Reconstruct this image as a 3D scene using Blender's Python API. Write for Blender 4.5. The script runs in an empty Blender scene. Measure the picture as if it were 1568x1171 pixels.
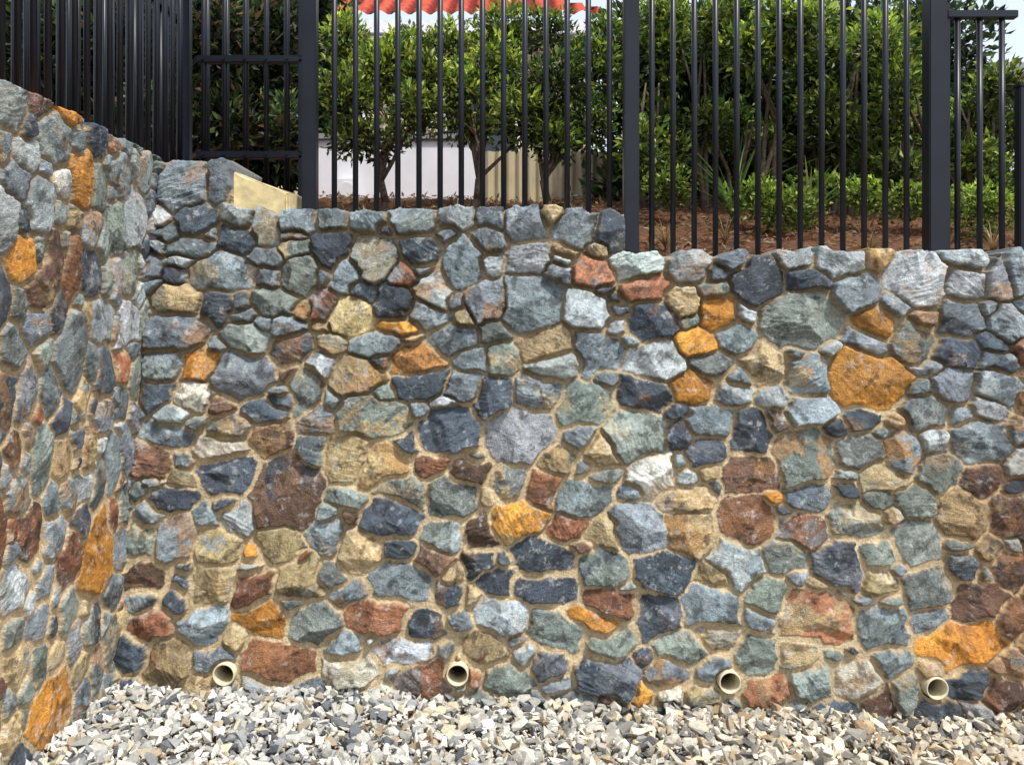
import bpy, bmesh, math, random
import numpy as np
from mathutils import Vector, Matrix
rng=np.random.RandomState(7); random.seed(7)
F=1331.0; D0=3.41; EYE=1.45; BAT=0.119; HY=515.0; CX=784.0
scn=bpy.context.scene

# ---------------- helpers ----------------
def new_obj(name, me, parent=None):
    o=bpy.data.objects.new(name,me); scn.collection.objects.link(o)
    if parent: o.parent=parent
    return o
def empty(name):
    o=bpy.data.objects.new(name,None); scn.collection.objects.link(o); return o
def np_mesh(name, V, Fc, col=None, mat=None, smooth=False, extra=None):
    me=bpy.data.meshes.new(name)
    V=np.ascontiguousarray(V,dtype=np.float32); Fc=np.ascontiguousarray(Fc,dtype=np.int32)
    m,k=Fc.shape
    me.vertices.add(len(V)); me.vertices.foreach_set('co',V.ravel())
    me.loops.add(m*k); me.loops.foreach_set('vertex_index',Fc.ravel())
    me.polygons.add(m)
    me.polygons.foreach_set('loop_start',np.arange(0,m*k,k,dtype=np.int32))
    me.polygons.foreach_set('loop_total',np.full(m,k,dtype=np.int32))
    me.polygons.foreach_set('use_smooth',np.full(m,smooth,dtype=bool))
    me.update(calc_edges=True)
    if col is not None:
        a=me.color_attributes.new('Col','FLOAT_COLOR','POINT')
        c=np.ones((len(V),4),dtype=np.float32); c[:,:3]=col
        a.data.foreach_set('color',c.ravel())
    if mat: me.materials.append(mat)
    return me
_tabs={}
def vnoise(x,y,seed=0):
    if seed not in _tabs: _tabs[seed]=np.random.RandomState(seed+100).rand(256,256).astype(np.float32)
    T=_tabs[seed]
    xi=np.floor(x).astype(np.int64); yi=np.floor(y).astype(np.int64)
    fx=x-xi; fy=y-yi; fx=fx*fx*(3-2*fx); fy=fy*fy*(3-2*fy)
    x0=xi&255; x1=(xi+1)&255; y0=yi&255; y1=(yi+1)&255
    return (T[x0,y0]*(1-fx)*(1-fy)+T[x1,y0]*fx*(1-fy)+T[x0,y1]*(1-fx)*fy+T[x1,y1]*fx*fy)*2-1
def fbm(x,y,seed=0,o=4,g=0.5):
    r=0;a=1;t=0
    for i in range(o):
        r=r+a*vnoise(x*2**i+17.3*i,y*2**i+5.1*i,seed+i); t+=a; a*=g
    return r/t
def sstep(a,b,x):
    t=np.clip((x-a)/(b-a),0,1); return t*t*(3-2*t)

# ---------------- materials ----------------
def mat_base(name):
    m=bpy.data.materials.new(name); m.use_nodes=True
    nt=m.node_tree; b=nt.nodes['Principled BSDF']; return m,nt,b
def N(nt,t):
    return nt.nodes.new(t)
def attr_mat(name, rough=0.8, nscale=60, namp=0.35, bump=0.3, bdist=0.003, spec=0.3, scale2=400):
    m,nt,b=mat_base(name)
    at=N(nt,'ShaderNodeAttribute'); at.attribute_name='Col'
    tc=N(nt,'ShaderNodeTexCoord')
    n1=N(nt,'ShaderNodeTexNoise'); n1.inputs['Scale'].default_value=nscale; n1.inputs['Detail'].default_value=6; n1.inputs['Roughness'].default_value=0.68
    nt.links.new(tc.outputs['Object'],n1.inputs['Vector'])
    mr=N(nt,'ShaderNodeMapRange'); mr.inputs[1].default_value=0.3; mr.inputs[2].default_value=0.7; mr.inputs[3].default_value=1-namp; mr.inputs[4].default_value=1+namp
    nt.links.new(n1.outputs['Fac'],mr.inputs[0])
    mx=N(nt,'ShaderNodeVectorMath'); mx.operation='SCALE'
    nt.links.new(at.outputs['Color'],mx.inputs[0]); nt.links.new(mr.outputs[0],mx.inputs['Scale'])
    nt.links.new(mx.outputs[0],b.inputs['Base Color'])
    n2=N(nt,'ShaderNodeTexNoise'); n2.inputs['Scale'].default_value=scale2; n2.inputs['Detail'].default_value=4
    nt.links.new(tc.outputs['Object'],n2.inputs['Vector'])
    ad=N(nt,'ShaderNodeMath'); ad.operation='ADD'
    nt.links.new(n1.outputs['Fac'],ad.inputs[0]); nt.links.new(n2.outputs['Fac'],ad.inputs[1])
    bp=N(nt,'ShaderNodeBump'); bp.inputs['Strength'].default_value=bump; bp.inputs['Distance'].default_value=bdist
    nt.links.new(ad.outputs[0],bp.inputs['Height']); nt.links.new(bp.outputs[0],b.inputs['Normal'])
    b.inputs['Roughness'].default_value=rough
    b.inputs['Specular IOR Level'].default_value=spec
    return m
M_stone=attr_mat('stone_wall_mat',0.56,85,0.36,0.9,0.008,0.5,230)
M_gravel=attr_mat('gravel_mat',0.85,90,0.22,0.4,0.003,0.25)
M_soil=attr_mat('mulch_mat',0.95,40,0.6,0.8,0.01,0.1,150)
def plain(name,col,rough=0.5,nscale=30,namp=0.12,metal=0,spec=0.5,bump=0.0):
    m,nt,b=mat_base(name)
    tc=N(nt,'ShaderNodeTexCoord'); n1=N(nt,'ShaderNodeTexNoise'); n1.inputs['Scale'].default_value=nscale; n1.inputs['Detail'].default_value=5
    nt.links.new(tc.outputs['Object'],n1.inputs['Vector'])
    r=N(nt,'ShaderNodeValToRGB'); r.color_ramp.elements[0].position=0.3; r.color_ramp.elements[1].position=0.7
    r.color_ramp.elements[0].color=(*[c*(1-namp) for c in col],1); r.color_ramp.elements[1].color=(*[min(1,c*(1+namp)) for c in col],1)
    nt.links.new(n1.outputs['Fac'],r.inputs[0]); nt.links.new(r.outputs[0],b.inputs['Base Color'])
    b.inputs['Roughness'].default_value=rough; b.inputs['Metallic'].default_value=metal; b.inputs['Specular IOR Level'].default_value=spec
    if bump>0:
        bp=N(nt,'ShaderNodeBump'); bp.inputs['Strength'].default_value=bump; bp.inputs['Distance'].default_value=0.01
        nt.links.new(n1.outputs['Fac'],bp.inputs['Height']); nt.links.new(bp.outputs[0],b.inputs['Normal'])
    return m
M_fence=plain('black_powdercoat',(0.006,0.008,0.014),0.36,8,0.3,0,0.36)
M_pvc=plain('pvc_cream',(0.66,0.60,0.42),0.45,40,0.14)
M_dark=plain('pipe_dirt',(0.02,0.017,0.012),0.95)
M_bark=plain('bark',(0.10,0.075,0.055),0.9,40,0.5,0,0.2,0.6)
M_white=plain('white_render',(0.78,0.78,0.83),0.8,6,0.06)
M_cream=plain('cream_steel',(0.52,0.45,0.30),0.5,5,0.1)
M_sand=plain('sandstone_mat',(0.66,0.54,0.30),0.85,18,0.25,0,0.2,0.6)
M_glass=plain('dark_window_glass',(0.02,0.025,0.03),0.1)
M_grey=plain('grey_trim',(0.25,0.26,0.28),0.5)
def leaf_mat():
    m,nt,b=mat_base('leaf_mat')
    at=N(nt,'ShaderNodeAttribute'); at.attribute_name='Col'
    nt.links.new(at.outputs['Color'],b.inputs['Base Color']); b.inputs['Roughness'].default_value=0.45; b.inputs['Specular IOR Level'].default_value=0.35
    tr=N(nt,'ShaderNodeBsdfTranslucent'); nt.links.new(at.outputs['Color'],tr.inputs['Color'])
    ms=N(nt,'ShaderNodeMixShader'); ms.inputs[0].default_value=0.33
    nt.links.new(b.outputs[0],ms.inputs[1]); nt.links.new(tr.outputs[0],ms.inputs[2])
    nt.links.new(ms.outputs[0],nt.nodes['Material Output'].inputs['Surface'])
    return m
M_leaf=leaf_mat()

# ---------------- stone walls ----------------
PAL={'G':(.20,.25,.275),'L':(.41,.465,.48),'D':(.058,.08,.105),'N':(.205,.245,.22),'O':(.58,.26,.04),'R':(.27,.12,.06),
     'B':(.13,.075,.05),'T':(.42,.325,.17),'W':(.70,.67,.55),'P':(.20,.215,.245)}
ALT={'G':'GLNGDT','L':'LGLGN','D':'DDGP','N':'GNTD','O':'TORO','R':'BTRGT','B':'RDBT','T':'GTWNR','W':'WLT','P':'DGGB'}
def w2(px,py):
    s=(HY-py)/F; Z=(EYE+D0*s)/(1-BAT*s); D=D0+BAT*Z
    return (px-CX)/F*D, Z, D/F
MAIN="""283 283 78 80 G;334 280 36 84 G;300 332 60 48 D;365 330 56 32 L;405 348 36 60 G;363 364 62 32 D;455 336 55 38 G;505 334 50 30 G;560 336 55 34 G;632 338 72 42 G;698 330 66 34 L;750 332 46 40 G;803 342 58 62 G;845 326 30 24 T;883 348 62 66 G;935 352 44 62 D;915 380 30 20 T
978 404 84 38 L;1055 407 66 56 L;1130 400 56 36 G;1215 394 62 30 L;1285 402 76 48 L;1347 394 34 26 T;1408 424 88 92 L;1478 392 76 32 L;1476 437 78 46 L;1526 430 34 62 L;1555 412 30 90 G
270 458 75 42 T;335 418 100 56 G;270 510 100 52 G;330 470 50 50 D;375 575 100 66 P;440 500 60 22 G;495 468 42 42 R;535 485 58 62 T;505 378 60 46 D;575 392 70 66 N;640 382 76 42 D;710 402 60 80 G;745 368 62 36 G;810 396 60 44 L;815 465 88 90 G;745 460 62 60 G;900 475 66 60 L;840 525 88 46 T;915 540 90 60 G;1000 490 76 60 D;990 442 76 36 R;1045 460 50 50 T;1100 480 56 50 O;1160 430 76 88 D;1230 490 122 84 N;1238 430 62 34 D;1340 492 60 42 O;1312 447 60 60 G;1400 525 62 60 N;1470 487 62 60 G;1545 495 50 50 L
250 560 72 42 G;302 556 56 46 O;295 606 60 36 W;240 602 50 46 D;470 595 46 66 N;545 580 88 50 T;570 638 120 60 N;640 550 82 42 O;650 590 92 32 D;705 592 62 42 G;690 660 104 76 D;757 612 56 66 D;795 668 108 88 L;822 602 82 56 G;855 562 90 40 L;900 620 100 56 N;985 605 90 50 D;1000 552 90 56 L;1060 595 60 44 O;1090 560 60 32 N;1175 560 72 56 T;1240 575 80 60 G;1320 582 130 84 O;1090 645 72 50 G;1150 665 60 72 D;975 665 92 70 N;1000 727 64 66 W;1240 628 76 46 G;1325 642 60 34 D;1415 630 72 46 N;1500 675 92 62 G;1320 692 72 50 N;1230 700 92 80 N;1150 727 96 62 B;1080 692 60 44 D;1380 690 50 60 G;1440 722 62 50 N
340 690 84 46 W;350 655 72 34 T;350 722 92 68 D;440 752 104 122 B;400 630 62 30 D;225 706 82 36 R;250 664 90 30 G;530 702 76 72 T;582 712 72 62 T;480 690 46 50 N;620 752 92 34 N;690 765 86 62 N;720 720 66 32 B;782 737 62 48 N;790 795 104 50 O;850 705 60 40 T;925 692 50 50 T;890 760 90 50 G;832 748 56 66 R;980 812 112 70 G;930 815 62 44 T;1050 812 80 66 T;1145 795 82 82 R;1050 765 90 38 T;1230 812 82 50 R;1240 762 82 40 G;1310 797 90 50 N;1345 845 76 44 N;1402 832 82 72 N;1480 790 82 72 T;1540 790 50 60 B
215 828 52 54 N;272 826 72 62 G;330 842 76 60 T;430 832 72 48 T;505 822 62 52 G;500 880 60 46 N;600 790 102 50 D;545 845 80 48 T;680 820 72 60 N;735 815 60 50 B;665 855 56 34 B;830 852 94 56 D;830 902 112 44 D;735 862 50 36 D;762 892 62 44 D;388 902 84 50 R;330 892 70 62 T;462 890 82 50 T;610 890 92 62 G;1010 872 92 72 D;930 870 80 50 N;935 922 88 34 R;900 950 90 28 O;1095 885 60 40 T;1132 862 82 62 L;1280 860 94 72 D;1200 850 70 50 N;1085 932 102 62 G;1010 940 76 70 D;1180 912 72 54 N;1255 947 130 80 R;1345 960 90 62 G;1420 900 82 60 N;1475 987 140 62 O;1500 922 82 60 B;1545 870 50 52 B;1547 950 42 52 B
255 1015 72 86 T;200 1000 62 62 D;230 957 76 46 R;310 957 82 52 G;400 945 82 40 O;425 1012 122 62 R;482 952 82 52 N;580 945 92 50 R;650 960 72 50 D;622 995 90 42 L;540 1030 92 46 W;645 1045 84 50 R;767 940 88 56 L;742 990 72 50 T;855 962 92 56 N;780 1042 80 40 N;840 1020 52 40 D;930 1032 92 60 D;930 990 80 42 N;1042 992 82 46 N;1020 1032 80 38 G;1100 975 82 40 T;1160 1002 70 56 N;1172 1062 78 56 R;1222 1000 70 40 T;1247 1042 80 50 N;1305 1036 74 54 W;1390 1055 40 60 N;1080 1065 62 32 T;1482 1042 72 50 D;1532 1062 72 50 B;300 1055 60 40 T;480 1055 70 30 G;400 1052 72 30 G"""
def parse_main():
    S=[]
    for t in MAIN.replace('\n',';').split(';'):
        a=t.split(); px,py,w,h=map(float,a[:4])
        X,Z,s=w2(px,py)
        S.append([X,Z,w*s*.50,h*s*.49,random.uniform(-.3,.3),a[4]])
    return S
LEFT=[(150,850,.24,.32,'O'),(85,1085,.30,.24,'O'),(190,335,.2,.24,'L'),(98,545,.2,.3,'N'),(15,395,.14,.14,'O'),(63,405,.09,.26,'B'),(97,412,.08,.26,'R'),
(85,172,.12,.07,'O'),(130,690,.09,.2,'T'),(125,742,.14,.13,'L'),(178,562,.14,.12,'R'),(222,350,.1,.14,'L'),(90,702,.12,.12,'T'),(190,690,.12,.2,'G'),(120,610,.08,.12,'T'),(15,690,.08,.10,'B'),
(80,820,.14,.14,'G'),(60,955,.13,.13,'G'),(200,640,.1,.1,'D'),(20,240,.13,.08,'L'),(30,600,.09,.2,'P'),(20,900,.16,.16,'L'),(110,930,.16,.14,'N'),(20,760,.14,.12,'G'),(145,960,.12,.16,'N'),(40,500,.14,.1,'G'),(165,430,.1,.15,'G'),(150,640,.14,.12,'G'),(30,1020,.16,.12,'T'),(130,1020,.14,.10,'T')]
def parse_left():
    S=[]
    for px,py,w,h,c in LEFT:
        X=-1.55
        D=X*F/(px-CX); Z=EYE+(HY-py)/F*D
        S.append([D-D0,Z,w*.5,h*.5,random.uniform(-.2,.2),c])
    return S
def fill(S,U0,U1,V0,V1,vert=False):
    keys=list('GNDLTORBWP'); pr=np.array([.36,.20,.14,.13,.085,.014,.03,.03,.012,.02]); pr/=pr.sum()
    sc=1.15 if vert else 1.0
    for r,n,th in ((.070,3000,.97),(.058,4000,.97),(.048,6000,.96),(.040,8000,.93),(.032,9000,.93),(.024,9000,1.0)):
        for _ in range(n):
            u=rng.uniform(U0,U1); v=rng.uniform(V0,V1)
            asp=rng.uniform(.45,1.2) if vert else rng.uniform(.8,2.7); ax=sc*r*math.sqrt(asp); az=sc*r/math.sqrt(asp)
            if _==0: A=np.array([[s[0],s[1],s[2],s[3]] for s in S])
            q=((A[:,0]-u)/(A[:,2]+ax))**2+((A[:,1]-v)/(A[:,3]+az))**2
            if q.min()>th:
                S.append([u,v,ax,az,rng.uniform(-.5,.5),str(rng.choice(keys,p=pr))])
                A=np.vstack([A,[u,v,ax,az]])
    return S
def build_wall(name,U0,U1,V0,V1,res,S,nlist,topfn,posfn,backvec,holes,parent,seed,relief=1.0):
    nu=int((U1-U0)/res)+1; nv=int((V1-V0)/res)+1
    us=np.linspace(U0,U1,nu); vs=np.linspace(V0,V1,nv)
    U,V=np.meshgrid(us,vs,indexing='ij')
    wu=U+.003*fbm(U*8,V*8,seed+1,2)+.0028*fbm(U*70,V*70,seed+2,3)
    wv=V+.003*fbm(U*8,V*8,seed+5,2)+.0028*fbm(U*70,V*70,seed+6,3)
    best=np.full((nu,nv),1e9); lab=np.zeros((nu,nv),np.int32)
    rp=np.random.RandomState(seed+5)
    for i,(cx,cz,ax,az,an,c) in enumerate(S):
        R=max(ax,az)*2.2+.10
        i0=max(0,int((cx-R-U0)/res)); i1=min(nu,int((cx+R-U0)/res)+1)
        j0=max(0,int((cz-R-V0)/res)); j1=min(nv,int((cz+R-V0)/res)+1)
        K=int(rp.choice([3,4,4,4,5,5])); ph=rp.uniform(-.35,.35)+(rp.choice([math.pi/2,-math.pi/2]) if K==3 else 0)
        ks=[ph+2*math.pi*(k+rp.uniform(-.16,.16))/K for k in range(K)]
        rk=[math.hypot(ax*math.cos(t),az*math.sin(t))*rp.uniform(.80,1.0)*(.8 if K==3 else 1) for t in ks]
        if i0>=i1 or j0>=j1: continue
        s=math.sqrt(ax*az); asp=(az/ax)**.85
        dx=wu[i0:i1,j0:j1]-cx; dz=wv[i0:i1,j0:j1]-cz
        ca,sa=math.cos(an),math.sin(an)
        x_=dx*ca+dz*sa; z_=-dx*sa+dz*ca
        q=(x_**2*asp+z_**2/asp-s*s)/(2*s)
        qq=np.full(dx.shape,-9.)
        for t,r in zip(ks,rk): qq=np.maximum(qq,x_*math.cos(t)+z_*math.sin(t)-r)
        q=.32*q+.68*qq
        b=best[i0:i1,j0:j1]; l=lab[i0:i1,j0:j1]
        m=q<b; b[m]=q[m]; l[m]=i
    n=len(S)
    C=np.array([[s[0],s[1]] for s in S])
    Rn=9
    def edist(L):
        e=np.full(L.shape,float(Rn+1))
        offs=[(a,b) for a in range(-Rn,Rn+1) for b in range(-Rn,Rn+1) if 0<a*a+b*b<=Rn*Rn and (a>0 or (a==0 and b>0))]
        for a,b in offs:
            d=math.hypot(a,b)-.5
            x0,x1=max(0,a),nu+min(0,a); y0,y1=max(0,b),nv+min(0,b)
            P=(slice(x0,x1),slice(y0,y1)); Q=(slice(x0-a,x1-a),slice(y0-b,y1-b))
            df=L[P]!=L[Q]
            eP=e[P]; eP[df]=np.minimum(eP[df],d)
            eQ=e[Q]; eQ[df]=np.minimum(eQ[df],d)
        return e*res
    eS=edist(lab)
    rr=np.random.RandomState(seed)
    side=relief<1
    tj=rr.uniform(-.006,.012,n)*min(1,relief); ts=rr.uniform(-.09,.09,n)*min(1,relief)
    T=topfn(U)
    topl=T+tj[lab]+ts[lab]*(U-C[lab,0])+.004*fbm(U*30,V*30,seed+9,2)
    high=(C[:,1]>topfn(C[:,0])-.02)&(np.arange(n)>=nlist)&(not side)
    air=(V>topl)|((V>T-.03)&high[lab])
    w=.0046+.0060*fbm(U*6,V*6,seed+11,3)+.0038*fbm(U*45,V*45,seed+12,3)+rr.uniform(-.0020,.0035,n)[lab]
    w=w*(1.0+.5*sstep(1.6,.4,V))+(.0016 if side else 0)
    w=np.clip(w,.001,.03)
    for hx,hz,hr in holes: 
        dh=np.hypot(U-hx,V-hz); w=np.where(dh<hr*1.25,.1,w)
    air|=(eS<w+.002)&(V>T-.012)
    eA=edist(air.astype(np.int32)) ; eA[air]=0
    K=5
    offk=rr.uniform(.005,.018,(n,K))*relief; ga=rr.uniform(0,2*np.pi,(n,K)); gm=rr.uniform(.12,.58,(n,K))*relief
    offk[:,0]=.003*relief; gm[:,0]=rr.uniform(0,.19,n)*relief
    dx=U-C[lab,0]; dz=V-C[lab,1]
    fac=np.full(U.shape,9.)
    fid=np.zeros(U.shape,np.int32)
    for k in range(K):
        f_=offk[lab,k]+gm[lab,k]*(dx*np.cos(ga[lab,k])+dz*np.sin(ga[lab,k]))+.0022*relief*fbm(U*34,V*34,seed+70+k,3)
        m=f_<fac; fac[m]=f_[m]; fid[m]=k
    an2=rr.uniform(-1.2,1.2,n)[lab]; ca,sa=np.cos(an2),np.sin(an2)
    gu=dx*ca+dz*sa; gv=-dx*sa+dz*ca
    so=rr.uniform(0,200,n)[lab]
    grain=fbm(gu*18+so,gv*65+so,seed+15,5,.62)
    tf=gv/.022+1.4*fbm(gu*12+so,gv*26+so,seed+20,3)
    tfr=tf-np.floor(tf); terr=(tfr-sstep(.85,1,tfr))*rr.uniform(0,1,n)[lab]**2.0
    prot=rr.uniform(.010,.034,n)[lab]*relief
    e=np.minimum(np.maximum(eS-w,0),eA*1.0)
    prof=1-np.exp(-e/.0017)
    rough=fbm(U*28,V*28,seed+30,5,.65)
    rl=.65 if side else 1.0
    hst=prot+fac+.0060*rl*terr+.0028*rl*grain+.0050*rl*rough
    deep=.004+sstep(.7,1.8,V)*.019
    hm=-deep*relief+.008*rl*fbm(U*18,V*18,seed+33,5,.6)
    h=hm+(np.maximum(hst,hm+.005)-hm)*prof
    hb=h.copy(); hb[1:-1,1:-1]=(h[1:-1,1:-1]*12+h[2:,1:-1]+h[:-2,1:-1]+h[1:-1,2:]+h[1:-1,:-2])/16
    h=hb
    base=np.array([PAL[s[5]] for s in S])*rr.uniform(.68,1.32,(n,1))*rr.uniform(.96,1.04,(n,3))
    alt=np.array([PAL[ALT[s[5]][rr.randint(len(ALT[s[5]]))]] for s in S])*rr.uniform(.7,1.3,(n,1))
    am=(sstep(.0,.18,fbm(U*9+so,V*9+so,seed+80,5,.62)+rr.uniform(-.28,.08,n)[lab])*rr.uniform(.3,.85,n)[lab])[...,None]
    col=base[lab]*(1-am)+alt[lab]*am
    fb=rr.uniform(.74,1.32,(n,K))[lab,fid]
    col=col*np.clip(fb*(1+.5*grain+.45*rough),.35,1.8)[...,None]
    st=rr.uniform(0,1,n)**3.6*.85
    sn=sstep(.08,.32,fbm(U*11,V*11,seed+40,5,.6)+ (st[lab]-.5)*.5)*st[lab]
    rust=np.array([.40,.205,.06])*(1+.5*fbm(U*40,V*40,seed+44,3))[...,None]
    col=col*(1-sn[...,None]*.8)+rust*sn[...,None]*.8
    vn=np.abs(fbm(gu*9+so,gv*22+so+31,seed+50,4,.6)); vein=(1-sstep(.0,.022,vn))*(rr.rand(n)<.35)[lab]
    chip=sstep(.27,.41,fbm(U*30+so,V*30,seed+53,5,.68))
    pm=np.clip(vein*.45+chip*.40,0,1)[...,None]
    col=col*(1-pm)+np.array([.54,.57,.56])*pm
    dk=sstep(.17,.37,fbm(U*22+so,V*22+so,seed+57,5,.68))[...,None]*.58
    col=col*(1-dk)
    mort=1-sstep(-.0005,.0028,eS-w+.002*fbm(U*90,V*90,seed+60,2))
    smear=sstep(.22,.44,fbm(U*13,V*13,seed+61,6,.65)-((eS-w)*17))*.7*sstep(2.1,1.2,V)
    mc=np.array([.55,.435,.265])*(1+.42*fbm(U*16,V*16,seed+63,5,.68))[...,None]*(1-.38*sstep(.8,1.9,V))[...,None]
    mm=np.clip(mort+smear,0,1)
    mm=np.where(eA<.012,mm*.4,mm)[...,None]
    col=col*(1-mm)+mc*mm
    if name=='main':
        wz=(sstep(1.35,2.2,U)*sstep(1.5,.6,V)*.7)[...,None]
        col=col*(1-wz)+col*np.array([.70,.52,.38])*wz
    else:
        col=col*np.array([1.12,1.08,1.06])
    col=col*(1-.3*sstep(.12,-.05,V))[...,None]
    col=np.clip(col,.01,.85)
    P=posfn(U,V,h)
    keep=~air
    ring=np.zeros_like(air)
    for a in (-1,0,1):
        for b in (-1,0,1):
            x0,x1=max(0,a),nu+min(0,a); y0,y1=max(0,b),nv+min(0,b)
            ring[x0:x1,y0:y1]|=keep[x0-a:x1-a,y0-b:y1-b]
    ring&=air
    P[ring]+=np.array(backvec)
    valid=keep|ring
    for hx,hz,hr in holes: valid&=~(np.hypot(U-hx,V-hz)<hr*.86)
    fv=valid[:-1,:-1]&valid[1:,:-1]&valid[1:,1:]&valid[:-1,1:]
    allring=ring[:-1,:-1]&ring[1:,:-1]&ring[1:,1:]&ring[:-1,1:]
    fv&=~allring
    idx=np.arange(nu*nv).reshape(nu,nv)
    Fq=np.stack([idx[:-1,:-1][fv],idx[1:,:-1][fv],idx[1:,1:][fv],idx[:-1,1:][fv]],1)
    used=np.unique(Fq); remap=np.full(nu*nv,-1); remap[used]=np.arange(len(used))
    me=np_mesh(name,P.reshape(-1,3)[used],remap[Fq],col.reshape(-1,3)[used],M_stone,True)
    return new_obj(name,me,parent)

PIPES=[(345,1028),(700,1031),(1112,1041),(1428,1053)]
holes=[]
for px,py in PIPES:
    X,Z,s=w2(px,py); holes.append((X,Z,.044))
T1=w2(0,240)[1]; T2=w2(0,315)[1]; T3=w2(0,380)[1]
XS1=w2(352,300)[0]; XS2=w2(958,340)[0]
wall=empty('stone_retaining_wall')
S=parse_main()
x=2.18
while x<3.5:
    w_=random.uniform(.09,.15); S.append([x+w_/2,T3-.045,w_/2,.05,random.uniform(-.2,.2),random.choice('GLLN')]); x+=w_
NL=len(S)
S=fill(S,-1.75,3.5,-.3,2.28)
def topm(U): return np.where(U<XS1,T1,np.where(U<XS2,T2,T3))
def posm(U,V,h): return np.stack([U,BAT*V-h,V],-1)
build_wall('main',-1.72,3.4,-.28,2.3,.0036,S,NL,topm,posm,(0,.42,0),holes,wall,11,1.12)
lw=empty('stone_side_wall')
SL=parse_left(); NL2=len(SL); SL=fill(SL,-2.6,.5,-.2,2.3,True)
def posl(U,V,h): return np.stack([-1.575+.036*V+h,U,V],-1)
build_wall('side',-2.6,.45,-.2,2.3,.0036,SL,NL2,lambda U:U*0+T1,posl,(-.35,0,0),[],lw,211,.5)

# ---------------- primitive builders ----------------
def join_bm(name,bm,mats,parent=None,smooth=False):
    me=bpy.data.meshes.new(name); bm.to_mesh(me); bm.free()
    for m in mats: me.materials.append(m)
    if smooth:
        for p in me.polygons: p.use_smooth=True
    return new_obj(name,me,parent)
def bbox(bm,x0,x1,y0,y1,z0,z1,bev=0.0,mi=0):
    r=bmesh.ops.create_cube(bm,size=1)
    for v in r['verts']:
        v.co=Vector((x0+(v.co.x+.5)*(x1-x0),y0+(v.co.y+.5)*(y1-y0),z0+(v.co.z+.5)*(z1-z0)))
    es=list({e for v in r['verts'] for e in v.link_edges})
    fs=list({f for v in r['verts'] for f in v.link_faces})
    for f in fs: f.material_index=mi
    if bev>0:
        rr=bmesh.ops.bevel(bm,geom=es,offset=bev,segments=2,affect='EDGES')
        for f in rr['faces']: f.material_index=mi
def cyl(bm,p0,p1,r0,r1=None,seg=12,caps=True):
    r1=r0 if r1 is None else r1
    p0=Vector(p0);p1=Vector(p1);d=(p1-p0)
    q=d.to_track_quat('Z','Y').to_matrix()
    a=[];b=[]
    for i in range(seg):
        t=2*math.pi*i/seg; o=Vector((math.cos(t),math.sin(t),0))
        a.append(bm.verts.new(p0+q@(o*r0))); b.append(bm.verts.new(p1+q@(o*r1)))
    for i in range(seg):
        f=bm.faces.new((a[i],a[(i+1)%seg],b[(i+1)%seg],b[i])); f.smooth=True
    if caps:
        bm.faces.new(a[::-1]); bm.faces.new(b)

# ---------------- weep pipes ----------------
for k,(hx,hz,hr) in enumerate(holes):
    bm=bmesh.new(); seg=40
    y0=BAT*hz-.034; y1=BAT*hz+.2; Ro=.0435; Ri=.0375
    tilt=random.uniform(-.05,.02); yw=random.uniform(-.06,.10)
    rings=[(Ro-.001,y0),(Ro,y0+.002),(Ro,y1),None,(Ri,y1),(Ri,y0+.002),(Ri+.001,y0)]
    def ring(r,y): 
        o=[]
        for i in range(seg):
            t=2*math.pi*i/seg
            o.append(bm.verts.new((hx+r*math.cos(t)+yw*(y-y1)*-1*.5, y, hz+r*math.sin(t)+tilt*(y-y1))))
        return o
    RR=[ring(*a) for a in rings if a]
    for a,b in zip(RR,RR[1:]+RR[:1]):
        for i in range(seg):
            f=bm.faces.new((a[i],a[(i+1)%seg],b[(i+1)%seg],b[i])); f.smooth=True
    f=bm.faces.new([bm.verts.new((hx+Ri*.99*math.cos(2*math.pi*i/seg),y1-.09,hz+Ri*.99*math.sin(2*math.pi*i/seg))) for i in range(seg)]); f.material_index=1
    bmesh.ops.recalc_face_normals(bm,faces=bm.faces)
    join_bm('weep_hole_pipe',bm,[M_pvc,M_dark])

# ---------------- gravel + ground ----------------
def gz(x,y):
    return -.034*np.clip(x,-2,5)+.018*sstep(-.4,-.0,y)+.016*vnoise(x*4,y*4,71)-.022
xs=np.concatenate([-np.geomspace(3,2500,30)[::-1],np.linspace(-2.4,4,120),np.geomspace(4.3,2500,30)])
ys=np.concatenate([-np.geomspace(3.2,2500,30)[::-1],np.linspace(-3,.3,60),np.geomspace(1,3000,30)])
GX,GY=np.meshgrid(xs,ys,indexing='ij'); GZ=gz(GX,GY)-.012
n1,n2=GX.shape; idx=np.arange(n1*n2).reshape(n1,n2)
FQ=np.stack([idx[:-1,:-1],idx[1:,:-1],idx[1:,1:],idx[:-1,1:]],-1).reshape(-1,4)
gc=np.array([.26,.20,.13])*(1+.2*vnoise(GX*3,GY*3,5))[...,None]
new_obj('ground',np_mesh('ground',np.stack([GX,GY,GZ],-1).reshape(-1,3),FQ,gc.reshape(-1,3),M_soil,True))
temps=[]
for t in range(16):
    bm=bmesh.new()
    for i in range(11):
        v=Vector(rng.normal(size=3)); v.normalize(); v*=rng.uniform(.7,1.15)
        bm.verts.new((v.x*1.1,v.y*.75,v.z*.45))
    r=bmesh.ops.convex_hull(bm,input=bm.verts)
    bmesh.ops.delete(bm,geom=[v for v in bm.verts if not v.link_faces],context='VERTS')
    bmesh.ops.triangulate(bm,faces=bm.faces); bm.verts.index_update()
    temps.append((np.array([v.co[:] for v in bm.verts]),np.array([[v.index for v in f.verts] for f in bm.faces]))); bm.free()
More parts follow.
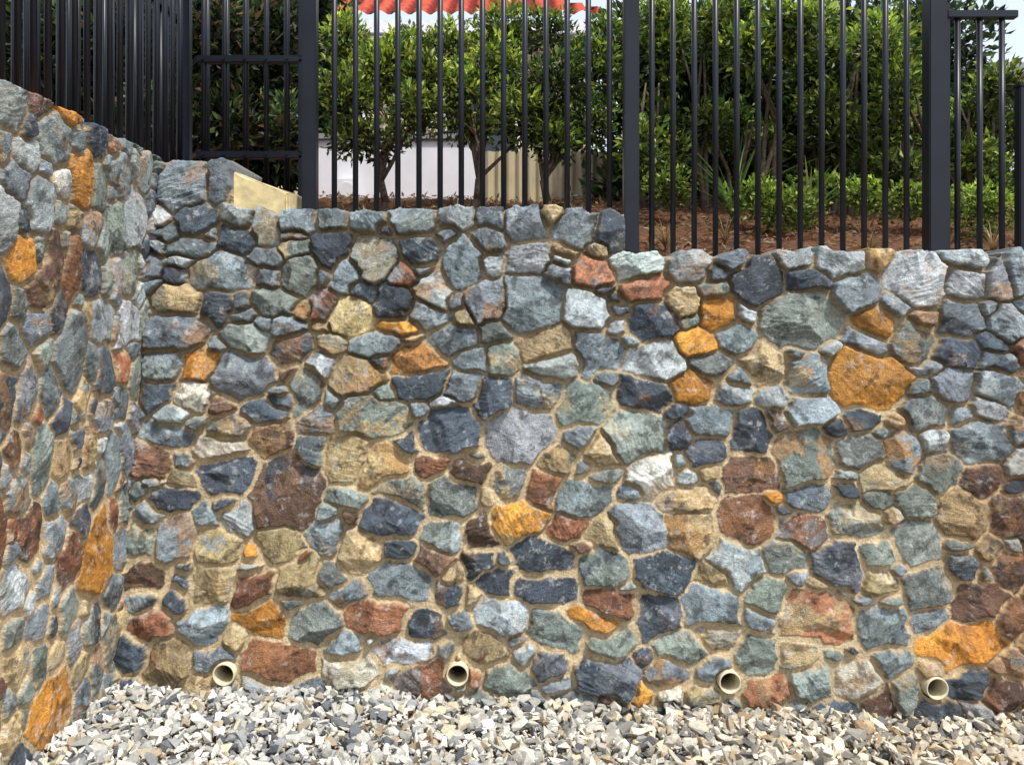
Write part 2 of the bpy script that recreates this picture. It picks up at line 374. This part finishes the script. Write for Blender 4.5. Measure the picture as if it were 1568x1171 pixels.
def rotmats(n,flat):
    a=rng.uniform(0,2*np.pi,n); b=rng.normal(0,flat,n); c=rng.normal(0,flat,n)
    ca,sa=np.cos(a),np.sin(a); cb,sb=np.cos(b),np.sin(b); cc,sc=np.cos(c),np.sin(c)
    Rz=np.zeros((n,3,3)); Rz[:,0,0]=ca;Rz[:,0,1]=-sa;Rz[:,1,0]=sa;Rz[:,1,1]=ca;Rz[:,2,2]=1
    Rx=np.zeros((n,3,3)); Rx[:,1,1]=cb;Rx[:,1,2]=-sb;Rx[:,2,1]=sb;Rx[:,2,2]=cb;Rx[:,0,0]=1
    Ry=np.zeros((n,3,3)); Ry[:,0,0]=cc;Ry[:,0,2]=sc;Ry[:,2,0]=-sc;Ry[:,2,2]=cc;Ry[:,1,1]=1
    return Rz@Rx@Ry
def scatter_rocks(px,py,pz,sz,cols,flat=.7):
    Vs=[];Fs=[];Cs=[];off=0; n=len(px); tid=rng.randint(0,len(temps),n); R=rotmats(n,flat)
    for t,(tv,tf) in enumerate(temps):
        m=np.where(tid==t)[0]
        if len(m)==0: continue
        st=np.stack([sz[m]*rng.uniform(.8,1.3,len(m)),sz[m]*rng.uniform(.75,1.15,len(m)),sz[m]*rng.uniform(.8,1.5,len(m))],-1)
        v=np.einsum('nij,nkj->nki',R[m],tv[None]*st[:,None,:])+np.stack([px[m],py[m],pz[m]],-1)[:,None,:]
        f=tf[None]+(np.arange(len(m))*len(tv))[:,None,None]+off
        Vs.append(v.reshape(-1,3));Fs.append(f.reshape(-1,3));Cs.append(np.repeat(cols[m],len(tv),0)); off+=len(m)*len(tv)
    return np.concatenate(Vs),np.concatenate(Fs),np.concatenate(Cs)
GP=np.array([(.62,.60,.54),(.43,.43,.395),(.54,.47,.34),(.27,.28,.28),(.72,.705,.65),(.37,.29,.19),(.13,.14,.155),(.50,.495,.455)])
gp=np.array([.22,.2,.12,.15,.12,.05,.08,.1])
def mk(n,x0,x1,y0,y1,s0,s1,lift,pw=1.6):
    px=rng.uniform(x0,x1,n);py=y1-(y1-y0)*rng.rand(n)
    sz=s0+(s1-s0)*rng.rand(n)**pw
    pz=gz(px,py)+sz*.25+rng.rand(n)*lift
    k=rng.choice(len(GP),n,p=gp/gp.sum()); c=GP[k]*rng.uniform(.65,1.2,(n,1))
    k2=sstep(-.8,1.7,px)[:,None]*.7; c=c*(1-k2)+c*np.array([1.0,.87,.68])*k2
    return px,py,pz,sz,c
parts=[mk(8500,-1.68,2.9,-.75,.03,.014,.034,.030,1.5),mk(6000,-1.68,2.9,-.75,.03,.007,.015,.022),mk(500,-1.6,2.9,-.75,.0,.030,.046,.030),mk(7000,-1.68,3.3,-2.6,-.75,.016,.036,.01)]
arr=[np.concatenate(a) for a in zip(*parts)]
V_,F_,C_=scatter_rocks(*arr)
new_obj('gravel',np_mesh('gravel',V_,F_,C_,M_gravel,False))

# ---------------- terrace garden bed ----------------
def tz(x,y):
    D=y+D0
    return 1.70+.88*sstep(3.6,7.6,D)**.8+.04*fbm(x*1.5,y*1.5,81,3)+.025*fbm(x*9,y*9,85,3)
xs=np.concatenate([-np.geomspace(4.2,400,20)[::-1],np.linspace(-4,7,260),np.geomspace(7.5,400,20)])
ys=np.concatenate([np.linspace(.5,6,150),np.geomspace(6.2,900,30)])
GX,GY=np.meshgrid(xs,ys,indexing='ij'); GZ=tz(GX,GY)
n1,n2=GX.shape; idx=np.arange(n1*n2).reshape(n1,n2)
FQ=np.stack([idx[:-1,:-1],idx[1:,:-1],idx[1:,1:],idx[:-1,1:]],-1).reshape(-1,4)
gc=np.array([.12,.06,.035])*(1+.5*fbm(GX*8,GY*8,5,3))[...,None]
new_obj('garden_bed',np_mesh('garden_bed',np.stack([GX,GY,GZ],-1).reshape(-1,3),FQ,gc.reshape(-1,3),M_soil,True))
bm=bmesh.new()
vv=[bm.verts.new(p) for p in [(-12,-8,2.06),(-1.75,-8,2.06),(-1.75,.6,2.06),(-12,.6,2.06)]]; bm.faces.new(vv)
o=join_bm('upper_terrace',bm,[plain('terrace_soil',(.12,.08,.05),.95,20,.4)])

def leaves(P,Dv,Nv,L,W,col,fold=.25):
    n=len(P)
    Dv=Dv/np.linalg.norm(Dv,axis=1,keepdims=True)
    S_=np.cross(Dv,Nv); S_/=np.linalg.norm(S_,axis=1,keepdims=True)+1e-9
    N_=np.cross(S_,Dv)
    L=L[:,None];W=W[:,None]
    v0=P; v2=P+Dv*L; v1=P+Dv*L*.45+S_*W*.5+N_*W*fold; v3=P+Dv*L*.45-S_*W*.5+N_*W*fold
    V=np.stack([v0,v1,v2,v3],1).reshape(-1,3)
    b=np.arange(n)*4
    Fc=np.concatenate([np.stack([b,b+1,b+2],1),np.stack([b,b+2,b+3],1)])
    return V,Fc,np.repeat(col,4,0)
n=16000
x=rng.uniform(-3,4,n); y=.45+4.2*rng.rand(n)**1.3; z=tz(x,y)+rng.rand(n)*.03
LP=np.array([(.28,.15,.06),(.20,.09,.04),(.42,.30,.14),(.11,.06,.035),(.32,.13,.05),(.48,.40,.25)])
c=LP[rng.randint(0,len(LP),n)]*rng.uniform(.55,1.15,(n,1))
Dv=rng.normal(size=(n,3))*np.array([1,1,.35]); Nv=rng.normal(size=(n,3))*.5+np.array([0,0,1])
V_,F_,C_=leaves(np.stack([x,y,z],-1),Dv,Nv,rng.uniform(.02,.07,n),rng.uniform(.006,.025,n),c)
new_obj('leaf_litter',np_mesh('leaf_litter',V_,F_,C_,M_leaf))

# ---------------- fences ----------------
def px2x(px,D): return (px-CX)/F*D
def post(bm,x,y,z0,z1,w=.065):
    bbox(bm,x-w/2,x+w/2,y-w/2,y+w/2,z0,z1,.004)
    bbox(bm,x-w/2-.004,x+w/2+.004,y-w/2-.004,y+w/2+.004,z1+.001,z1+.018,.003)
DF=3.83; yF=DF-D0
bm=bmesh.new()
ZT=3.45
for px,w in ((475,.062),(966,.066),(1431,.078)): post(bm,px2x(px,DF),yF,1.6,ZT+.05,w)
def pk(x,y,z0,z1): cyl(bm,(x,y,z0),(x,y,z1),.0125,seg=14)
for i in range(14): pk(px2x(512+32.4*i,DF),yF,1.72,ZT)
for i in range(13): pk(px2x(998+32.5*i,DF),yF,1.6,ZT)
bbox(bm,px2x(486,DF),px2x(954,DF),yF-.018,yF+.018,ZT-.16,ZT-.12,.003)
bbox(bm,px2x(978,DF),px2x(1417,DF),yF-.018,yF+.018,ZT-.16,ZT-.12,.003)
bbox(bm,px2x(486,DF),px2x(954,DF),yF-.018,yF+.018,1.80,1.84,.003)
bbox(bm,px2x(978,DF),px2x(1417,DF),yF-.018,yF+.018,1.66,1.70,.003)
join_bm('black_pool_fence',bm,[M_fence])
bm=bmesh.new()
zr=EYE+(HY-22)/F*DF
xg0=px2x(1448,DF); xg1=px2x(1556,DF)
for px in (1466,1500,1534): pk(px2x(px,DF),yF,1.62,zr-.02)
bbox(bm,xg0,xg1,yF-.02,yF+.02,zr-.02,zr+.012,.003)
bbox(bm,xg0,xg1,yF-.02,yF+.02,1.62,1.655,.003)
post(bm,px2x(1566,DF),yF,1.6,EYE+(HY-135)/F*DF,.05)
post(bm,px2x(1450,DF),yF,1.6,zr+.05,.022)
x=px2x(1566,DF)+.1
while x<3.3: pk(x,yF,1.6,ZT); x+=.095
bbox(bm,px2x(1576,DF),3.3,yF-.018,yF+.018,ZT-.16,ZT-.12,.003)
join_bm('fence_gate',bm,[M_fence])
bm=bmesh.new(); XF=-1.64
y=-2.5
while y<.92:
    cyl(bm,(XF,y,2.1),(XF,y,3.7),.0125,seg=14); y+=.094
bbox(bm,XF-.018,XF+.018,-2.5,.93,3.5,3.54,.003)
bbox(bm,XF-.018,XF+.018,-2.5,.93,2.12,2.16,.003)
post(bm,XF,.96,1.9,3.7,.05)
y=-2.5
while y<2.4:
    cyl(bm,(XF-.55,y,2.0),(XF-.55,y,3.7),.0125,seg=10); y+=.094
bbox(bm,XF-.57,XF-.53,-2.5,2.4,3.5,3.54,.003)
join_bm('black_side_fence',bm,[M_fence])
bm=bmesh.new(); DP=4.32; yP=DP-D0
xa=px2x(302,DP); xb=px2x(466,DP)
for zz in (EYE+(HY-92)/F*DP,EYE+(HY-238)/F*DP):
    bbox(bm,xa,xb,yP-.02,yP+.02,zz-.018,zz+.018,.004)
for px in (312,344,376,408,440,462): 
    pk(px2x(px,DP),yP,2.15,3.7)
for px in range(318,470,30): 
    pk(px2x(px,DP)*5/DP*1.0,5-D0,2.0,4.0)
for zz in (EYE+(HY-92)/F*DP,EYE+(HY-238)/F*DP):
    for px in (312,344,376,408,440,462):
        cyl(bm,(px2x(px,DP),yP-.028,zz),(px2x(px,DP),yP-.018,zz),.008,seg=8)
post(bm,px2x(464,DP),yP,1.9,3.7,.04)
bbox(bm,px2x(372,4.2),px2x(462,4.2),4.2-D0-.02,4.2-D0+.02,2.06,2.10,.003)
join_bm('black_fence_panel',bm,[M_fence])

# sandstone block behind the corner stones
bm=bmesh.new()
xa,xb=px2x(345,3.78),px2x(447,3.78)
Z=lambda py:EYE+(HY-py)/F*3.78
pts=[(xa,.30,1.9),(xb,.30,1.9),(xb,.30,Z(300)),(xa+.03,.30,Z(262)),(xa,.62,1.9),(xb+.02,.62,1.9),(xb+.02,.62,Z(292)),(xa+.03,.62,Z(258))]
vv=[bm.verts.new(p) for p in pts]
for f in ((0,1,2,3),(5,4,7,6),(4,0,3,7),(1,5,6,2),(3,2,6,7),(4,5,1,0)): bm.faces.new([vv[i] for i in f])
bmesh.ops.recalc_face_normals(bm,faces=bm.faces)
bmesh.ops.bevel(bm,geom=bm.edges[:],offset=.008,segments=2,affect='EDGES')
bmesh.ops.triangulate(bm,faces=bm.faces)
bmesh.ops.subdivide_edges(bm,edges=bm.edges[:],cuts=3)
for v in bm.verts: v.co+=Vector(rng.normal(0,.002,3))
join_bm('sandstone_block',bm,[M_sand])

# ---------------- buildings ----------------
def corrug(name,x0,x1,y,z0,z1,pitch,amp,mat,parent=None):
    n=int((x1-x0)/pitch*8); xx=np.linspace(x0,x1,n)
    yy=y+amp*np.clip(np.sin(xx/pitch*2*np.pi)*1.6,-1,1)
    V=np.concatenate([np.stack([xx,yy,np.full(n,z0)],1),np.stack([xx,yy,np.full(n,z1)],1)])
    i=np.arange(n-1); return new_obj(name,np_mesh(name,V,np.stack([i,i+1,i+1+n,i+n],1),None,mat),parent)
corrug('corrugated_fence',-.22,3.0,3.75,2.2,EYE+(HY-232)/F*7.16,.085,.016,M_cream)
bm=bmesh.new()
yw=3.9; xa,xb=px2x(486,7.3),px2x(742,7.3)
bbox(bm,xa,xb,yw,yw+.2,2.2,EYE+(HY-214)/F*7.3,.005,0)
bbox(bm,xa-.03,xb+.03,yw-.03,yw+.23,EYE+(HY-214)/F*7.3+.001,EYE+(HY-205)/F*7.3,.005,1)
bbox(bm,px2x(515,7.2),px2x(545,7.2),yw-.18,yw-.002,2.55,2.75,.01,0)
cyl(bm,(px2x(530,7.1),yw-.2,2.65),(px2x(530,7.1),yw-.181,2.65),.06,seg=24)
join_bm('white_garden_wall',bm,[M_white,M_grey])
house=empty('red_roof_house')
HD=11.0; hy=HD-D0; ze=EYE+(HY-40)/F*HD
corrug('cladding',-3.6,1.0,hy+.35,2.0,ze-.02,.2,.02,M_cream,house)
bm=bmesh.new()
bbox(bm,-3.95,1.25,hy-.02,hy+.10,ze-.10,ze+.06,.01,0)
bbox(bm,-3.6,1.0,hy+.37,hy+6,2.0,ze-.03,0,0)
bbox(bm,-2.9,-1.9,hy+.30,hy+.34,3.6,4.7,.01,0)
bbox(bm,-2.84,-1.96,hy+.285,hy+.299,3.66,4.64,0,1)
bbox(bm,-.9,.1,hy+.30,hy+.34,3.6,4.7,.01,0)
bbox(bm,-.84,.04,hy+.285,hy+.299,3.66,4.64,0,1)
join_bm('fascia_and_walls',bm,[M_white,M_glass],house)
nx=330; ny=24; xx=np.linspace(-4.0,1.3,nx); tt=np.linspace(0,1,ny*4)
XX,TT=np.meshgrid(xx,tt,indexing='ij'); run=3.4
k=TT*ny/2; zz=ze+.07+TT*run*.55+.05*(1-(k-np.floor(k)))+.06*np.abs(np.sin(XX/.26*np.pi))
hipx=np.clip(XX,-4.0+TT*2.2,1.3-TT*2.2)
V=np.stack([hipx,hy-.05+TT*run,zz],-1).reshape(-1,3); idx=np.arange(V.shape[0]).reshape(nx,ny*4)
FQ=np.stack([idx[:-1,:-1],idx[1:,:-1],idx[1:,1:],idx[:-1,1:]],-1).reshape(-1,4)
rib=np.abs(np.sin(XX/.26*np.pi)); rc=np.array([.16,.02,.014])+(np.array([.46,.085,.05])-np.array([.16,.02,.014]))*sstep(.35,1,rib)[...,None]
new_obj('tile_roof',np_mesh('tile_roof',V,FQ,rc.reshape(-1,3),attr_mat('roof_mat',.8,9,.3,.2,.003,.15)),house)
bm=bmesh.new(); 
bbox(bm,2.2,7.5,6.2,9,2.2,4.3,.01,0); bbox(bm,2.0,7.7,6.0,9.2,4.301,4.42,.01,1); bbox(bm,3.0,4.0,6.17,6.199,3.0,4.0,0,2)
join_bm('white_house',bm,[M_white,M_grey,M_glass])

# ---------------- vegetation ----------------
def foliage(name,clumps,per,size,pal,parent=None,asp=.45,up=.3,seed=0,var=.4):
    Ps=[];Ds=[];Cs=[];Ls=[]
    r_=np.random.RandomState(seed)
    for (x,y,z,rx,ry,rz) in clumps:
        n=int(per*rx*rz*12)
        d=r_.normal(size=(n,3)); d/=np.linalg.norm(d,axis=1,keepdims=True)
        rad=r_.rand(n)**.45
        lump=1+.38*vnoise(d[:,0]*3+x*9+20,d[:,2]*3+d[:,1]*2+z*7+20,3)
        p=np.array([x,y,z])+d*rad[:,None]*lump[:,None]*np.array([rx,ry,rz])
        Ps.append(p); Ds.append(d*.7+r_.normal(size=(n,3))*.6+np.array([0,0,up]))
        k=r_.randint(0,len(pal),n); c=np.array(pal)[k]*r_.uniform(.6,1.35,(n,1))
        c=c*(.35+.65*sstep(.45,.95,rad))[:,None]*(.6+.7*sstep(-.6,.9,d[:,2]))[:,None]*r_.uniform(1-var,1+var)  # shade painted into leaf colour: darker inside and under each clump, lighter on top
        Cs.append(c); Ls.append(r_.uniform(.65,1.3,n)*size)
    P=np.concatenate(Ps);Dd=np.concatenate(Ds);C=np.concatenate(Cs);L=np.concatenate(Ls)
    Nv=r_.normal(size=P.shape)*.7+np.array([0,-.25,.8])
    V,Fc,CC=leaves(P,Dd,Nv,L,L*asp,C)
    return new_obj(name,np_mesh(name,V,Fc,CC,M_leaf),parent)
GREEN=[(.20,.29,.03),(.13,.22,.03),(.32,.39,.045),(.06,.12,.025),(.42,.48,.07)]
DKG=[(.03,.06,.02),(.05,.09,.025),(.018,.035,.015),(.09,.14,.03)]
def P3(px,py,D): return (px-CX)/F*D, D-D0, EYE+(HY-py)/F*D
def limb(bm,pts,r0,r1):
    for i in range(len(pts)-1):
        a=r0+(r1-r0)*i/(len(pts)-1); b=r0+(r1-r0)*(i+1)/(len(pts)-1)
        cyl(bm,pts[i],pts[i+1],a,b,seg=8,caps=(i==len(pts)-2))
def tree(name,basepx,basepy,D,clumps,per,size,pal,seed,r=.03,forks=2):
    e=empty(name); bm=bmesh.new(); R=random.Random(seed)
    b=P3(basepx,basepy,D); b=(b[0],b[1],float(tz(np.array(b[0]),np.array(b[1])))-.05)
    cl=[]
    for (px,py,w,h,dd) in clumps:
        x,y,z=P3(px,py,D+dd); s=(D+dd)/F; cl.append((x,y,z,w*s*.5,max(w,h)*s*.4,h*s*.5))
    f=Vector(b)+Vector((R.uniform(-.05,.05),0,.28))
    limb(bm,[b,tuple((Vector(b)+f)/2+Vector((.012,0,0))),tuple(f)],r,r*.8)
    for c in cl:
        t=Vector(c[:3]); m=(f+t)/2+Vector((R.uniform(-.06,.06),R.uniform(-.05,.05),R.uniform(-.02,.08)))
        q=f+(m-f)*.5+Vector((R.uniform(-.03,.03),0,.02))
        limb(bm,[tuple(f),tuple(q),tuple(m),tuple(t)],r*.6,r*.15)
        for _ in range(4):
            tt=t+Vector((R.uniform(-1,1)*c[3],R.uniform(-1,1)*c[4],R.uniform(-.8,.8)*c[5]))
            limb(bm,[tuple(m),tuple((m+tt)/2+Vector((0,0,.03))),tuple(tt)],r*.25,r*.07)
    join_bm('trunk',bm,[M_bark],e,True)
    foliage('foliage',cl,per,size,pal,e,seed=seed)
    return e
tree('garden_tree',592,300,5.6,[(530,150,90,110,0),(590,110,120,120,.2),(640,170,90,80,-.2),(560,215,120,60,0),(620,80,80,80,.3),(530,60,70,90,.3),(650,120,80,80,.1)],2200,.05,GREEN,1,.028)
tree('garden_tree',722,290,5.8,[(700,140,110,90,0),(760,110,110,110,.1),(800,180,120,100,-.1),(720,195,90,50,.1),(770,50,110,90,.3),(690,70,80,70,.2)],2200,.05,GREEN,2,.026)
tree('garden_tree',838,305,5.7,[(850,130,110,120,0),(900,190,100,90,.1),(850,215,90,70,0),(905,110,100,110,.2),(840,50,90,80,.3),(930,60,80,80,.3)],2000,.05,GREEN[:4]+DKG[:2],3,.03)
hc=[]
r_=random.Random(5)
sh=[(985,150,140,260),(1060,90,170,200),(1170,60,190,200),(1290,80,200,190),(1390,120,170,220),(1490,190,140,180),(1120,210,150,170),(1240,190,160,170),(1360,240,170,160),(1480,270,150,150),(1010,260,90,90)]
e=empty('tall_hedge_shrub'); bm=bmesh.new()
for (px,py,w,h) in sh:
    for k in range(4):
        D=5.8+r_.uniform(-.35,.5); x,y,z=P3(px+r_.uniform(-w,w)*.34,py+r_.uniform(-h,h)*.34,D); s=D/F
        hc.append((x,y,z,w*s*.25,w*s*.28,h*s*.21))
    bx,by,bz=P3(px,330,5.9); g=float(tz(np.array(bx),np.array(by)))
    x,y,z=P3(px,py,5.9)
    for j in range(3):
        limb(bm,[(bx+r_.uniform(-.1,.1),by,g-.05),((bx+x)/2+r_.uniform(-.1,.1),by-.05,(g+z)/2),(x+r_.uniform(-.2,.2),y,z+.1)],.022,.006)
join_bm('stems',bm,[M_bark],e,True)
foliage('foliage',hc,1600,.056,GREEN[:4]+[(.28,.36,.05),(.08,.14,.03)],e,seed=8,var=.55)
e=empty('background_hedge')
bc=[]
for i in range(21):
    px=960+i*27+r_.uniform(-10,10)
    for py in (80,190,290):
        if px>1450 and py<150: continue
        if 1255<px<1300 and py==190: continue
        x,y,z=P3(px,py+r_.uniform(-20,20),6.9); bc.append((x,y,z,.40,.3,.36))
foliage('foliage',bc,380,.09,DKG,e,seed=9)
low=[]
for (px,py,w,h,D) in ((1200,320,110,60,5.0),(1160,300,80,50,5.1),(1025,290,60,60,5.3),(1500,320,130,70,5.0),(1400,310,120,50,5.1),(1320,300,60,50,5.2),(1255,290,80,40,5.3)):
    x,y,z=P3(px,py,D); s=D/F; low.append((x,y,z,w*s*.55,w*s*.4,h*s*.55))
foliage('low_shrub',low,2400,.035,[(.25,.36,.04),(.16,.27,.03),(.32,.41,.06)],None,asp=.6,seed=12)
def strap(name,px,py,D,n,L,seed,pal,w0=.006,w1=.012,l0=.3,l1=1.1):
    r2=np.random.RandomState(seed); x,y,z=P3(px,py,D); z=float(tz(np.array(x),np.array(y)))
    Vs=[];Fs=[];Cs=[];off=0
    for i in range(n):
        a=r2.uniform(0,2*np.pi); l=L*r2.uniform(.6,1.1); lean=r2.uniform(l0,l1); w=r2.uniform(w0,w1)
        t=np.linspace(0,1,7); out=lean*l*t**1.6; up=l*t*(1-.45*lean*t)
        c=np.stack([x+np.cos(a)*out,y+np.sin(a)*out,z+up],-1); sd=np.array([-np.sin(a),np.cos(a),0])*w
        ww=(1-t**2)[:,None]*.9+.1*(1-t)[:,None]
        v=np.concatenate([c-sd*ww,c+sd*ww]); k=np.arange(6)
        Vs.append(v);Fs.append(np.stack([k,k+1,k+8,k+7],1)+off);off+=14
        Cs.append(np.repeat((np.array(pal[r2.randint(len(pal))])*r2.uniform(.7,1.2))[None],14,0))
    return new_obj(name,np_mesh(name,np.concatenate(Vs),np.concatenate(Fs),np.concatenate(Cs),M_leaf))
SP=[(.10,.20,.05),(.16,.26,.08),(.07,.14,.04)]
strap('strappy_plant',1125,330,5.3,45,.65,1,SP); strap('strappy_plant',1240,330,5.3,40,.5,2,SP+[(.40,.34,.14)])
DRY=[(.42,.30,.12),(.5,.4,.2),(.3,.18,.08)]
for i,(px,D) in enumerate(((1020,4.6),(1330,4.5),(1450,4.6),(1110,4.7),(560,5.2),(700,5.3),(880,5.2),(1520,4.5))): strap('dry_grass_tuft',px,330,D,40,.22,20+i,[tuple(c*.8 for c in d) for d in DRY],.002,.005,.2,1.3)
tree('dark_leaf_tree',250,230,6.2,[(60,60,170,200,0),(190,60,170,200,.2),(120,150,200,140,.3),(330,60,120,160,0),(400,110,110,160,.3),(250,180,160,100,.1),(350,190,120,100,0),(440,200,60,110,0),(430,40,80,100,.2)],1200,.075,DKG+[(.20,.12,.05),(.12,.17,.04)],31,.05)
bc=[]
for i in range(20):
    px=-60+i*27
    for py in (20,120,220):
        x,y,z=P3(px,py,8.2); bc.append((x,y,z,.5,.3,.45))
e=empty('background_shrubs'); foliage('foliage',bc,260,.14,DKG[:3],e,seed=33)
dt=[]
for i in range(60):
    x=-30+i*1.1
    if 4.5<x<20: zc=2.4
    else: zc=4
    dt.append((x,24+r_.uniform(-2,2),zc+r_.uniform(-.6,.9),1.6,1.2,1.6))
foliage('distant_trees',dt,22,.35,DKG+[(.08,.13,.03)],None,asp=.7,seed=44)

# ---------------- camera, light ----------------
cam=bpy.data.cameras.new('camera'); co=bpy.data.objects.new('camera',cam); scn.collection.objects.link(co)
co.location=(0,-D0,EYE); co.rotation_euler=(math.radians(90),0,0)
cam.sensor_width=36; cam.lens=36*F/1568; cam.shift_y=-(585.5-HY)/1568; cam.clip_end=6000; cam.clip_start=.02
scn.camera=co
sd=Vector((.50,-.58,1.35)).normalized()
sun=bpy.data.lights.new('sun','SUN'); so_=bpy.data.objects.new('sun',sun); scn.collection.objects.link(so_)
so_.rotation_euler=sd.to_track_quat('Z','Y').to_euler(); sun.energy=4.1; sun.angle=math.radians(5); sun.color=(1,.96,.88)
w=bpy.data.worlds.new('World'); scn.world=w; w.use_nodes=True; nt=w.node_tree
sk=nt.nodes.new('ShaderNodeTexSky'); sk.sky_type='NISHITA'; sk.sun_disc=False
sk.sun_elevation=math.asin(sd.z); sk.sun_rotation=math.atan2(sd.x,sd.y); sk.dust_density=2; sk.air_density=1.0
vm=nt.nodes.new('ShaderNodeVectorMath'); vm.operation='ADD'; vm.inputs[1].default_value=(4.0,4.0,4.0)
nt.links.new(sk.outputs[0],vm.inputs[0]); nt.links.new(vm.outputs[0],nt.nodes['Background'].inputs[0]); nt.nodes['Background'].inputs[1].default_value=.15
scn.view_settings.view_transform='Standard'; scn.view_settings.look='None'; scn.view_settings.exposure=0
